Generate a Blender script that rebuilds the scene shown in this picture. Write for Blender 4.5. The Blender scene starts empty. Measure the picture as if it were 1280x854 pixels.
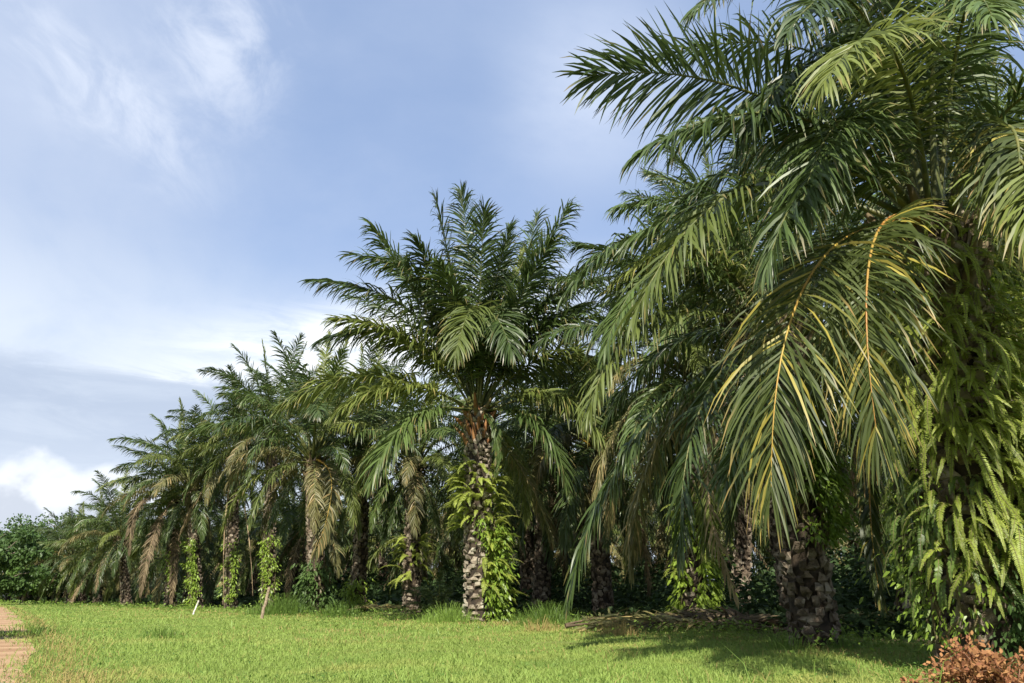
import bpy, math, random
import numpy as np
from mathutils import Vector
R = math.radians
rng = np.random.default_rng(7)
random.seed(7)

# ------------------------------------------------------------------ camera, sky, sun, exposure
SC = bpy.context.scene
COL = SC.collection
PW, PH, F = 1280.0, 854.0, 924.0
CAM_H, PITCH = 0.8, R(19.05)
cam_d = bpy.data.cameras.new('camera')
cam_d.sensor_width = 36.0
cam_d.lens = 36.0 * F / PW
cam_d.clip_start = 0.05
cam_d.clip_end = 5000
cam = bpy.data.objects.new('camera', cam_d)
COL.objects.link(cam)
cam.location = (0, 0, CAM_H)
cam.rotation_euler = (R(90) + PITCH, 0, 0)
SC.camera = cam

SUN_EL, SUN_AZ = R(44), R(-177)           # azimuth measured from +Y towards +X: the sun stands behind the viewer, to the left
sun_dir = Vector((math.sin(SUN_AZ) * math.cos(SUN_EL), math.cos(SUN_AZ) * math.cos(SUN_EL), math.sin(SUN_EL)))
sd = bpy.data.lights.new('sun', 'SUN')
sd.energy = 4.8
sd.angle = R(0.6)
sd.color = (1.0, 0.93, 0.82)
so = bpy.data.objects.new('sun', sd)
COL.objects.link(so)
so.rotation_euler = sun_dir.to_track_quat('Z', 'Y').to_euler()
so.location = (0, 0, 60)

SC.view_settings.view_transform = 'Standard'
SC.view_settings.look = 'None'
SC.view_settings.gamma = 1
SC.view_settings.use_curve_mapping = False
SC.view_settings.exposure = 1.15
SC.cycles.max_bounces = 7
SC.cycles.diffuse_bounces = 3
SC.cycles.glossy_bounces = 2
SC.cycles.transmission_bounces = 3
SC.cycles.transparent_max_bounces = 4

world = bpy.data.worlds.new('World')
SC.world = world
world.use_nodes = True
WT = world.node_tree
WT.nodes.clear()


class NT:
    """small node helper: numbers or sockets go in, sockets come out"""
    def __init__(self, tree): self.t = tree
    def node(self, kind, **kw):
        n = self.t.nodes.new(kind)
        for k, v in kw.items(): setattr(n, k, v)
        return n
    def put(self, sock, v):
        if v is None: return
        if isinstance(v, bpy.types.NodeSocket): self.t.links.new(v, sock)
        else:
            if sock.type == 'RGBA' and len(v) == 3: v = (*v, 1)
            sock.default_value = v
    def m(self, op, a, b=None, c=None, clamp=False):
        n = self.node('ShaderNodeMath', operation=op, use_clamp=clamp)
        for s, v in zip(n.inputs, (a, b, c)): self.put(s, v)
        return n.outputs[0]
    def noise(self, vec, scale, detail=5, rough=0.55, dist=0.0):
        n = self.node('ShaderNodeTexNoise')
        self.put(n.inputs['Vector'], vec)
        n.inputs['Scale'].default_value = scale
        n.inputs['Detail'].default_value = detail
        n.inputs['Roughness'].default_value = rough
        n.inputs['Distortion'].default_value = dist
        return n.outputs['Fac']
    def smooth(self, v, a, b, lo=0.0, hi=1.0):
        n = self.node('ShaderNodeMapRange', interpolation_type='SMOOTHSTEP')
        self.put(n.inputs[0], v)
        for i, q in enumerate((a, b, lo, hi)): n.inputs[i + 1].default_value = q
        return n.outputs[0]
    def mix(self, f, a, b):
        n = self.node('ShaderNodeMix', data_type='RGBA')
        self.put(n.inputs[0], f); self.put(n.inputs[6], a); self.put(n.inputs[7], b)
        return n.outputs[2]
    def xyz(self, x, y, z):
        n = self.node('ShaderNodeCombineXYZ')
        for s, v in zip(n.inputs, (x, y, z)): self.put(s, v)
        return n.outputs[0]
    def bell(self, v, c, w):
        """1 at c falling smoothly to 0 at distance w"""
        d = self.m('ABSOLUTE', self.m('SUBTRACT', v, c))
        return self.smooth(d, 0.0, w, 1.0, 0.0)


w = NT(WT)
sky = w.node('ShaderNodeTexSky', sky_type='NISHITA', sun_disc=False)
sky.sun_elevation = SUN_EL
sky.sun_rotation = SUN_AZ
sky.air_density = 1.0
sky.dust_density = 0.6
sky.ozone_density = 1.6
tc = w.node('ShaderNodeTexCoord')
sp = w.node('ShaderNodeSeparateXYZ')
WT.links.new(tc.outputs['Generated'], sp.inputs[0])
sx, sy, sz = sp.outputs
az = w.m('MULTIPLY', w.m('ARCTAN2', sx, sy), 57.2958)
el = w.m('MULTIPLY', w.m('ARCSINE', sz), 57.2958)
den = w.m('ADD', w.m('MAXIMUM', sz, 0.0), 0.12)
plane = w.xyz(w.m('DIVIDE', sx, den), w.m('DIVIDE', sy, den), 0.0)
ang = w.xyz(w.m('MULTIPLY', az, 0.1), w.m('MULTIPLY', el, 0.1), 0.0)
angs = w.xyz(w.m('MULTIPLY', az, 0.03), w.m('MULTIPLY', el, 0.14), 0.0)
WHITE = (5.3, 5.5, 5.7)
SOFT = (3.9, 4.25, 4.75)
GREY = (2.5, 2.95, 3.75)
SHADE = (2.9, 3.2, 3.75)
# the clear sky, softened by thin high haze
col = w.mix(0.62, sky.outputs[0], (1.85, 2.45, 3.75))
# high cirrus veil, thicker towards the left, with wisps in it
n1 = w.noise(plane, 0.9, 7, 0.58, 0.25)
n2 = w.noise(ang, 1.1, 7, 0.58, 0.35)
strk = w.xyz(w.m('ADD', w.m('MULTIPLY', az, 0.08), w.m('MULTIPLY', el, -0.06)), w.m('ADD', w.m('MULTIPLY', el, 0.13), w.m('MULTIPLY', az, 0.07)), 0.0)
n6 = w.noise(strk, 1.5, 8, 0.62, 0.5)
veil = w.m('MULTIPLY', w.smooth(n1, 0.36, 0.70), w.smooth(az, 18, -30, 0.3, 1.0))
col = w.mix(w.m('MULTIPLY', veil, 0.5), col, (2.9, 3.35, 4.3))
edge = w.m('MULTIPLY', w.smooth(az, -16, -36), w.smooth(n2, 0.2, 0.6, 0.5, 0.85))
col = w.mix(w.m('MULTIPLY', edge, 0.9), col, (2.75, 3.2, 4.1))
# (a) broad pale wisps high on the left
wa = w.m('MULTIPLY', w.bell(az, -33, 13), w.bell(w.m('ADD', el, w.m('MULTIPLY', az, 0.35)), 21, 6))
wa = w.m('MULTIPLY', wa, w.smooth(n6, 0.36, 0.66))
wc = w.m('MULTIPLY', w.bell(az, -26, 9), w.bell(el, 38, 9))
wa = w.m('MAXIMUM', wa, w.m('MULTIPLY', wc, w.smooth(n6, 0.38, 0.68)))
col = w.mix(w.m('MULTIPLY', wa, 0.8), col, (3.8, 4.15, 4.85))
# (b) pale patch beside the big crown
wb = w.m('MULTIPLY', w.bell(az, 8, 13), w.bell(el, 38, 10))
wb = w.m('MULTIPLY', wb, w.smooth(n1, 0.3, 0.6))
col = w.mix(w.m('MULTIPLY', wb, 0.8), col, (3.7, 4.1, 4.9))
# (c) low pale haze over the horizon
lowh = w.smooth(el, 27, 14)
col = w.mix(w.m('MULTIPLY', lowh, w.smooth(n2, 0.2, 0.6, 0.45, 0.9)), col, (3.9, 4.3, 4.85))
# (d) bright white streaks
n3 = w.noise(angs, 3.6, 8, 0.66, 0.5)
st = w.m('MULTIPLY', w.bell(w.m('SUBTRACT', el, w.m('MULTIPLY', az, 0.22)), 21.0, 5.2), w.bell(az, -10, 24))
st = w.m('MULTIPLY', st, w.smooth(n3, 0.32, 0.60, 0.10, 0.95))
col = w.mix(w.m('MINIMUM', w.m('MULTIPLY', st, 1.5), 1.0), col, WHITE)
# (e) blue grey cloud bank with a streaky top
top = w.m('ADD', el, w.m('MULTIPLY', w.m('SUBTRACT', n3, 0.5), 4.0))
bank = w.m('MULTIPLY', w.smooth(top, 15.4, 14.0), w.smooth(az, -10, -22))
bank = w.m('MULTIPLY', bank, w.smooth(n3, 0.25, 0.6, 0.6, 1.0))
col = w.mix(w.m('MULTIPLY', bank, w.smooth(el, 6.0, 13.0, 0.45, 0.95)), col, GREY)
# (f) heaped cumulus low on the left: billowing outline, shaded body
n4 = w.noise(ang, 2.2, 5, 0.5, 0.2)
cu = w.m('SUBTRACT', w.m('ADD', 8.3, w.m('MULTIPLY', w.m('SUBTRACT', n4, 0.5), 9.0)), el)
cum = w.m('MULTIPLY', w.smooth(cu, -0.4, 1.4), w.smooth(az, -16, -26))
col = w.mix(w.m('MULTIPLY', cum, 0.85), col, (4.9, 5.1, 5.4))
n5 = w.noise(w.xyz(w.m('ADD', w.m('MULTIPLY', az, 0.1), 0.12), w.m('ADD', w.m('MULTIPLY', el, 0.12), 0.2), 0.0), 2.2, 4, 0.5, 0.2)
body = w.m('MULTIPLY', w.m('MULTIPLY', w.smooth(cu, 0.7, 2.4), w.smooth(n5, 0.42, 0.56)), w.smooth(az, -16, -26))
col = w.mix(w.m('MULTIPLY', body, 0.85), col, SHADE)
bg = w.node('ShaderNodeBackground')
WT.links.new(col, bg.inputs[0])
bg.inputs[1].default_value = 0.10
wo = w.node('ShaderNodeOutputWorld')
WT.links.new(bg.outputs[0], wo.inputs[0])


def ray(px, py):
    u, v = (px - PW / 2) / F, (PH / 2 - py) / F
    return np.array((u, math.cos(PITCH) - v * math.sin(PITCH), math.sin(PITCH) + v * math.cos(PITCH)))


def at(px, py, Y):
    """point at ground distance Y that the photograph shows at px, py"""
    r = ray(px, py)
    return np.array((0, 0, CAM_H)) + r * (Y / r[1])


def gx(px, Y):
    zc = Y * math.cos(PITCH) - CAM_H * math.sin(PITCH)
    return (px - PW / 2) / F * zc


# ------------------------------------------------------------------ mesh helpers
def nrm(a):
    return a / np.maximum(np.linalg.norm(a, axis=-1, keepdims=True), 1e-9)


class MB:
    def __init__(self): self.v, self.f, self.m, self.r, self.t, self.n = [], [], [], [], [], 0
    def add(self, v, q, mat=0, rnd=None, along=None):
        v = np.asarray(v, dtype=np.float64).reshape(-1, 3)
        q = np.asarray(q, dtype=np.int64).reshape(-1, 4)
        self.v.append(v); self.f.append(q + self.n)
        self.m.append(np.full(len(q), mat, dtype=np.int32))
        self.r.append(np.zeros(len(v)) if rnd is None else np.broadcast_to(rnd, (len(v),)).astype(float))
        self.t.append(np.zeros(len(v)) if along is None else along)
        self.n += len(v)
    def ribbons(self, P, W, mat=0, rnd=None):
        """P: K,S,3 centre lines; W: K,S,3 half-width vectors"""
        K, S, _ = P.shape
        v = np.stack((P - W, P + W), axis=2).reshape(-1, 3)
        base = (np.arange(K) * S * 2)[:, None] + (np.arange(S - 1) * 2)[None, :]
        base = base.reshape(-1)
        q = np.stack((base, base + 1, base + 3, base + 2), axis=1)
        r = None if rnd is None else np.repeat(rnd, S * 2)
        self.add(v, q, mat, r, np.tile(np.repeat(np.linspace(0, 1, S), 2), K))
    def tube(self, P, rad, n=6, mat=0, cap=True, rnd=None):
        P = np.asarray(P, float); S = len(P)
        rad = np.broadcast_to(rad, (S,))
        T = nrm(np.gradient(P, axis=0))
        ref = np.array((0.31, 0.95, 0.05)) if abs(T[0] @ np.array((0.31, 0.95, 0.05))) < 0.9 else np.array((1.0, 0, 0.2))
        A = nrm(np.cross(T, ref)); B = np.cross(T, A)
        th = np.linspace(0, 2 * math.pi, n, endpoint=False)
        v = P[:, None] + rad[:, None, None] * (np.cos(th)[None, :, None] * A[:, None] + np.sin(th)[None, :, None] * B[:, None])
        i = np.arange(S - 1)[:, None] * n; j = np.arange(n)[None]; j2 = (j + 1) % n
        q = np.stack((i + j, i + j2, i + n + j2, i + n + j), axis=-1).reshape(-1, 4)
        self.add(v.reshape(-1, 3), q, mat, rnd)
    def mesh(self, name, mats, smooth=True):
        v = np.concatenate(self.v); f = np.concatenate(self.f); mi = np.concatenate(self.m); r = np.concatenate(self.r)
        me = bpy.data.meshes.new(name)
        me.vertices.add(len(v)); me.vertices.foreach_set('co', v.astype(np.float32).ravel())
        me.loops.add(f.size); me.loops.foreach_set('vertex_index', f.astype(np.int32).ravel())
        me.polygons.add(len(f))
        me.polygons.foreach_set('loop_start', (np.arange(len(f)) * 4).astype(np.int32))
        me.polygons.foreach_set('loop_total', np.full(len(f), 4, dtype=np.int32))
        me.polygons.foreach_set('material_index', mi)
        me.polygons.foreach_set('use_smooth', np.full(len(f), smooth))
        a = me.attributes.new('rnd', 'FLOAT', 'POINT'); a.data.foreach_set('value', r.astype(np.float32))
        a = me.attributes.new('along', 'FLOAT', 'POINT'); a.data.foreach_set('value', np.concatenate(self.t).astype(np.float32))
        for q in mats: me.materials.append(q)
        me.update(calc_edges=True)
        return me


def link(name, mesh, parent=None, loc=(0, 0, 0), rot=(0, 0, 0), scale=1.0):
    o = bpy.data.objects.new(name, mesh)
    COL.objects.link(o)
    if parent: o.parent = parent
    o.location = loc; o.rotation_euler = rot
    o.scale = (scale,) * 3 if not hasattr(scale, '__len__') else scale
    return o


def tag(o, label=None, cat=None, group=None, kind=None):
    for k, v in (('label', label), ('category', cat), ('group', group), ('kind', kind)):
        if v: o[k] = v
    return o


def thing(name, label, cat, loc, group=None):
    return tag(link(name, None, None, loc), label, cat, group)


# ------------------------------------------------------------------ materials
def leaf_mat(name, c1, c2, tip=None, dry=None, patch=None, rough=0.42, trans=0.3, var=0.35, spec=0.5):
    """leaf blades: colour varies from blade to blade, from leaf to leaf and in patches"""
    mt = bpy.data.materials.new(name); mt.use_nodes = True
    t = mt.node_tree; t.nodes.clear(); n = NT(t)
    at_ = n.node('ShaderNodeAttribute', attribute_name='rnd')
    oi = n.node('ShaderNodeObjectInfo')
    geo = n.node('ShaderNodeNewGeometry')
    f = n.m('ADD', n.m('MULTIPLY', at_.outputs['Fac'], 0.6), n.m('MULTIPLY', oi.outputs['Random'], 0.4))
    c = n.mix(f, c1, c2)
    if tip:
        c = n.mix(n.smooth(at_.outputs['Fac'], tip[1], tip[1] + 0.12, 0.0, 1.0), c, tip[0])
    if patch:   # metre-wide patches: drier, and lusher
        c = n.mix(n.m('MULTIPLY', n.smooth(n.noise(geo.outputs['Position'], 0.42, 5, 0.6, 0.6), 0.50, 0.70), 0.75), c, patch[0])
        c = n.mix(n.m('MULTIPLY', n.smooth(n.noise(geo.outputs['Position'], 0.8, 5, 0.6, 0.6), 0.52, 0.68), 0.6), c, patch[1])
    if dry:   # withered ends, on some blades more than on others
        al = n.node('ShaderNodeAttribute', attribute_name='along').outputs['Fac']
        amt = n.m('FRACT', n.m('MULTIPLY', at_.outputs['Fac'], 7.31))
        st0 = n.m('ADD', al, n.m('MULTIPLY', n.m('SUBTRACT', amt, 0.75), 0.9))
        c = n.mix(n.m('MULTIPLY', n.smooth(st0, 0.72, 1.05), 0.8), c, dry)
    nz = n.noise(geo.outputs['Position'], 2.3, 4, 0.6)
    hs = n.node('ShaderNodeHueSaturation')
    n.put(hs.inputs['Color'], c)
    n.put(hs.inputs['Value'], n.m('ADD', 1.0 - var / 2, n.m('MULTIPLY', n.m('ADD', nz, n.m('SUBTRACT', oi.outputs['Random'], 0.5)), var)))
    n.put(hs.inputs['Hue'], n.m('ADD', 0.488, n.m('MULTIPLY', at_.outputs['Fac'], 0.024)))
    b = n.node('ShaderNodeBsdfPrincipled')
    n.put(b.inputs['Base Color'], hs.outputs[0])
    b.inputs['Roughness'].default_value = rough
    b.inputs['Specular IOR Level'].default_value = spec
    tr = n.node('ShaderNodeBsdfTranslucent')
    n.put(tr.inputs['Color'], n.mix(0.35, hs.outputs[0], tuple(min(1, q * 1.6) for q in c2)))
    mx = n.node('ShaderNodeMixShader'); mx.inputs[0].default_value = trans
    t.links.new(b.outputs[0], mx.inputs[1]); t.links.new(tr.outputs[0], mx.inputs[2])
    o = n.node('ShaderNodeOutputMaterial'); t.links.new(mx.outputs[0], o.inputs[0])
    return mt


def solid_mat(name, c1, c2, scale=6.0, rough=0.85, bump=0.3, c3=None, detail=7, spec=0.3):
    mt = bpy.data.materials.new(name); mt.use_nodes = True
    t = mt.node_tree; t.nodes.clear(); n = NT(t)
    geo = n.node('ShaderNodeNewGeometry')
    nz = n.noise(geo.outputs['Position'], scale, detail, 0.62, 0.4)
    c = n.mix(n.smooth(nz, 0.36, 0.64), c1, c2)
    if c3:
        n2_ = n.noise(geo.outputs['Position'], scale * 0.35, 5, 0.6, 0.6)
        c = n.mix(n.smooth(n2_, 0.48, 0.62), c, c3)
    b = n.node('ShaderNodeBsdfPrincipled')
    n.put(b.inputs['Base Color'], c)
    b.inputs['Roughness'].default_value = rough
    b.inputs['Specular IOR Level'].default_value = spec
    bp = n.node('ShaderNodeBump'); bp.inputs['Strength'].default_value = bump; bp.inputs['Distance'].default_value = 0.03
    n.put(bp.inputs['Height'], n.noise(geo.outputs['Position'], scale * 4, 6, 0.65))
    t.links.new(bp.outputs[0], b.inputs['Normal'])
    o = n.node('ShaderNodeOutputMaterial'); t.links.new(b.outputs[0], o.inputs[0])
    return mt


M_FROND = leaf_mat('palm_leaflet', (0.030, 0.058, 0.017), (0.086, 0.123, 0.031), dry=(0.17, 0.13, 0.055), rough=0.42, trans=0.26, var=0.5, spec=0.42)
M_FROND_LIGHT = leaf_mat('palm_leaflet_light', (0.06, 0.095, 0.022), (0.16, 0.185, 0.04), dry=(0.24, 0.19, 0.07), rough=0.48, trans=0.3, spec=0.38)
M_FROND_YEL = leaf_mat('palm_leaflet_yellowing', (0.03, 0.052, 0.014), (0.085, 0.105, 0.026), tip=((0.30, 0.24, 0.05), 0.84), dry=(0.30, 0.21, 0.07), rough=0.48, spec=0.35, trans=0.28)
M_FROND_DEAD = leaf_mat('palm_leaflet_dead', (0.13, 0.10, 0.055), (0.26, 0.20, 0.11), rough=0.7, trans=0.2, spec=0.2)
M_RACHIS_FALLEN = solid_mat('fallen_stem', (0.07, 0.05, 0.03), (0.15, 0.11, 0.065), 4, 0.85, 0.2)
M_FALLEN = leaf_mat('fallen_leaflet', (0.07, 0.055, 0.035), (0.17, 0.13, 0.075), rough=0.75, trans=0.15, spec=0.2)
M_FROND_HALF = leaf_mat('palm_leaflet_fading', (0.07, 0.085, 0.03), (0.17, 0.15, 0.06), tip=((0.28, 0.20, 0.09), 0.8), rough=0.5, trans=0.25, spec=0.35)
M_RACHIS = solid_mat('frond_stem_green', (0.055, 0.075, 0.022), (0.12, 0.12, 0.035), 5, 0.5, 0.1)
M_RACHIS_YEL = solid_mat('frond_stem_yellow', (0.30, 0.22, 0.04), (0.34, 0.19, 0.035), 1.6, 0.45, 0.1)
M_RACHIS_OR = solid_mat('frond_stem_orange', (0.32, 0.13, 0.03), (0.26, 0.18, 0.04), 1.3, 0.45, 0.1)
M_RACHIS_DEAD = solid_mat('frond_stem_dead', (0.20, 0.14, 0.08), (0.30, 0.23, 0.14), 4, 0.8, 0.2)
M_TRUNK = solid_mat('palm_trunk', (0.06, 0.045, 0.03), (0.17, 0.13, 0.09), 7.0, 0.9, 0.8, c3=(0.25, 0.215, 0.16))
M_TRUNK_PALE_LIT = solid_mat('palm_trunk_pale_lit', (0.13, 0.105, 0.075), (0.26, 0.22, 0.165), 7.5, 0.9, 0.8, c3=(0.34, 0.31, 0.24))  # paler scales, with frontal sunlight also put into the colour
M_TRUNK_CORE = solid_mat('palm_trunk_core', (0.022, 0.017, 0.012), (0.055, 0.04, 0.026), 6, 0.95, 0.6)  # darker core, visible in the gaps between the scales
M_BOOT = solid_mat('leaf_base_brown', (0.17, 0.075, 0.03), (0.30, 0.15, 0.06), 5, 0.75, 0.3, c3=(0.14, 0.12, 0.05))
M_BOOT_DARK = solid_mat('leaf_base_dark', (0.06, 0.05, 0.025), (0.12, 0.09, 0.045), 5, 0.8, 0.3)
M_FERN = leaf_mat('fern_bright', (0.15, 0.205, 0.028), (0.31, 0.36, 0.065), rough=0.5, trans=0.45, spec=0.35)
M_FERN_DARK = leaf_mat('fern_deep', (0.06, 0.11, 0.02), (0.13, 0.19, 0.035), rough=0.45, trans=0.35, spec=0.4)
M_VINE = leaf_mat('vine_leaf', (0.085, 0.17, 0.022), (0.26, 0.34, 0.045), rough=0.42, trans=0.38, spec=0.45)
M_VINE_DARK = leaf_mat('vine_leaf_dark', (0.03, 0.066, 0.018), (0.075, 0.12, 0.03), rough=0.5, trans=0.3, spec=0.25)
M_UNDER = leaf_mat('undergrowth_leaf', (0.02, 0.043, 0.014), (0.045, 0.075, 0.022), rough=0.6, trans=0.2, spec=0.2)  # the grove's shade is put into this darker leaf colour
M_STEM = solid_mat('vine_stem', (0.09, 0.08, 0.035), (0.14, 0.11, 0.05), 8, 0.8, 0.2)
M_GRASS = leaf_mat('grass_blade', (0.080, 0.15, 0.025), (0.255, 0.33, 0.075), tip=((0.38, 0.34, 0.14), 0.93), patch=((0.30, 0.29, 0.085), (0.075, 0.15, 0.028)), rough=0.6, trans=0.35, var=0.6, spec=0.25)
M_TALLGRASS = leaf_mat('tall_grass_blade', (0.09, 0.17, 0.03), (0.18, 0.26, 0.05), rough=0.5, trans=0.35, var=0.4, spec=0.3)
M_DRYGRASS = leaf_mat('dry_grass_blade', (0.25, 0.20, 0.07), (0.38, 0.29, 0.12), rough=0.7, trans=0.3, var=0.4, spec=0.2)
M_WEED = leaf_mat('weed_leaf', (0.055, 0.125, 0.02), (0.14, 0.235, 0.038), rough=0.5, trans=0.35, var=0.5, spec=0.3)
M_COVER = leaf_mat('ground_cover_leaf', (0.08, 0.15, 0.024), (0.20, 0.285, 0.045), rough=0.5, trans=0.35, var=0.6, spec=0.3)
M_TREE = leaf_mat('broad_leaf', (0.035, 0.075, 0.02), (0.085, 0.14, 0.03), rough=0.5, trans=0.3, var=0.5, spec=0.35)
M_TREE_B = leaf_mat('broad_leaf_deep', (0.03, 0.068, 0.02), (0.075, 0.125, 0.03), rough=0.5, trans=0.3, var=0.5, spec=0.35)
M_BARK = solid_mat('tree_bark', (0.09, 0.07, 0.05), (0.18, 0.15, 0.11), 3, 0.9, 0.5)
M_DEADLEAF = leaf_mat('dead_shrub_leaf', (0.12, 0.05, 0.022), (0.36, 0.18, 0.08), rough=0.75, trans=0.25, var=0.4, spec=0.2)
M_TWIG = solid_mat('dry_twig', (0.13, 0.07, 0.04), (0.20, 0.12, 0.07), 12, 0.9, 0.3)
M_POST = solid_mat('weathered_wood', (0.16, 0.12, 0.08), (0.30, 0.235, 0.165), 14, 0.9, 0.4)
M_WHITE = solid_mat('white_paint', (0.42, 0.40, 0.36), (0.62, 0.60, 0.55), 5, 0.7, 0.15)


# ------------------------------------------------------------------ ground and road
EDGE = [(60, 0), (30, 3), (7.5, 6), (6.3, 12), (4.5, 18), (-1, 27), (-10.5, 38), (-24, 55), (-53, 90), (-90, 130), (-200, 240)]   # lawn edge of the grove in plan
EX = np.array(EDGE)[::-1, 0]; EY = np.array(EDGE)[::-1, 1]


def behind(x, y):
    """metres (along y) behind the grove's edge; negative on the lawn"""
    return y - np.interp(x, EX, EY)


ROAD_R = np.array([(6.5, -10), (-0.9, 1.5), (-4.05, 6.8), (-8.3, 13.8), (-15.4, 25), (-24.6, 39), (-40, 62), (-62, 92), (-110, 150)])
def road_edge_x(y): return np.interp(y, ROAD_R[:, 1], ROAD_R[:, 0])


gm = bpy.data.materials.new('ground_soil'); gm.use_nodes = True
t = gm.node_tree; t.nodes.clear(); n = NT(t)
geo = n.node('ShaderNodeNewGeometry')
p1 = n.noise(geo.outputs['Position'], 0.55, 6, 0.6, 0.5)
p2 = n.noise(geo.outputs['Position'], 9.0, 7, 0.7)
lawn = n.mix(n.smooth(p2, 0.35, 0.65), (0.085, 0.13, 0.025), (0.17, 0.21, 0.045))
lawn = n.mix(n.m('MULTIPLY', n.smooth(p1, 0.55, 0.72), 0.5), lawn, (0.22, 0.18, 0.085))
soil = n.mix(n.smooth(p2, 0.35, 0.65), (0.055, 0.04, 0.025), (0.13, 0.095, 0.055))
soil = n.mix(n.smooth(p1, 0.45, 0.6), soil, (0.06, 0.085, 0.022))
vt = n.node('ShaderNodeAttribute', attribute_name='rnd')
c = n.mix(vt.outputs['Fac'], lawn, soil)
b = n.node('ShaderNodeBsdfPrincipled'); n.put(b.inputs['Base Color'], c); b.inputs['Roughness'].default_value = 0.95
b.inputs['Specular IOR Level'].default_value = 0.15
bp = n.node('ShaderNodeBump'); bp.inputs['Strength'].default_value = 0.7; bp.inputs['Distance'].default_value = 0.05
n.put(bp.inputs['Height'], p2); t.links.new(bp.outputs[0], b.inputs['Normal'])
o = n.node('ShaderNodeOutputMaterial'); t.links.new(b.outputs[0], o.inputs[0])

xs = np.unique(np.concatenate((np.linspace(-2500, -220, 12), np.linspace(-220, 120, 171), np.linspace(120, 2500, 12))))
ys = np.unique(np.concatenate((np.linspace(-600, -20, 8), np.linspace(-20, 260, 141), np.linspace(260, 4000, 14))))
gxx, gyy = np.meshgrid(xs, ys, indexing='ij')
gb = MB()
idx = np.arange(gxx.size).reshape(gxx.shape)
q = np.stack((idx[:-1, :-1], idx[1:, :-1], idx[1:, 1:], idx[:-1, 1:]), axis=-1)
soil_of = np.clip((behind(gxx, gyy) + 1.5) / 5.0, 0, 1).ravel()  # share of grove soil, rising inward from the lawn edge
gb.add(np.stack((gxx, gyy, np.zeros_like(gxx)), -1), q, 0, soil_of)
tag(link('ground', gb.mesh('ground', [gm])), kind='structure')

rm = bpy.data.materials.new('dirt_road'); rm.use_nodes = True
t = rm.node_tree; t.nodes.clear(); n = NT(t)
geo = n.node('ShaderNodeNewGeometry')
a1 = n.noise(geo.outputs['Position'], 1.2, 6, 0.6, 0.4); a2 = n.noise(geo.outputs['Position'], 22, 6, 0.7)
c = n.mix(n.smooth(a1, 0.35, 0.65), (0.24, 0.145, 0.08), (0.36, 0.245, 0.145))
c = n.mix(n.m('MULTIPLY', n.smooth(a2, 0.48, 0.66), 0.6), c, (0.17, 0.115, 0.07))
b = n.node('ShaderNodeBsdfPrincipled'); n.put(b.inputs['Base Color'], c); b.inputs['Roughness'].default_value = 0.95
b.inputs['Specular IOR Level'].default_value = 0.15
bp = n.node('ShaderNodeBump'); bp.inputs['Strength'].default_value = 0.25; bp.inputs['Distance'].default_value = 0.02
n.put(bp.inputs['Height'], a2); t.links.new(bp.outputs[0], b.inputs['Normal'])
o = n.node('ShaderNodeOutputMaterial'); t.links.new(b.outputs[0], o.inputs[0])
yy = np.concatenate((np.linspace(-10, 40, 120), np.linspace(41, 150, 60)))
wob = 0.05 * np.sin(yy * 1.1) + 0.03 * np.sin(yy * 3.1 + 1)
xr = road_edge_x(yy) + wob
rb = MB()
cols = np.linspace(0, 1, 6)
v = np.stack((xr[:, None] - cols[None] * 4.6, np.repeat(yy[:, None], 6, 1), 0.008 + 0.0 * cols[None] * np.ones_like(yy)[:, None]), -1)
ii = np.arange(v.shape[0] * 6).reshape(-1, 6)
rb.add(v, np.stack((ii[:-1, :-1], ii[:-1, 1:], ii[1:, 1:], ii[1:, :-1]), -1))
tag(link('dirt_road', rb.mesh('dirt_road', [rm])), kind='structure')


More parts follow.
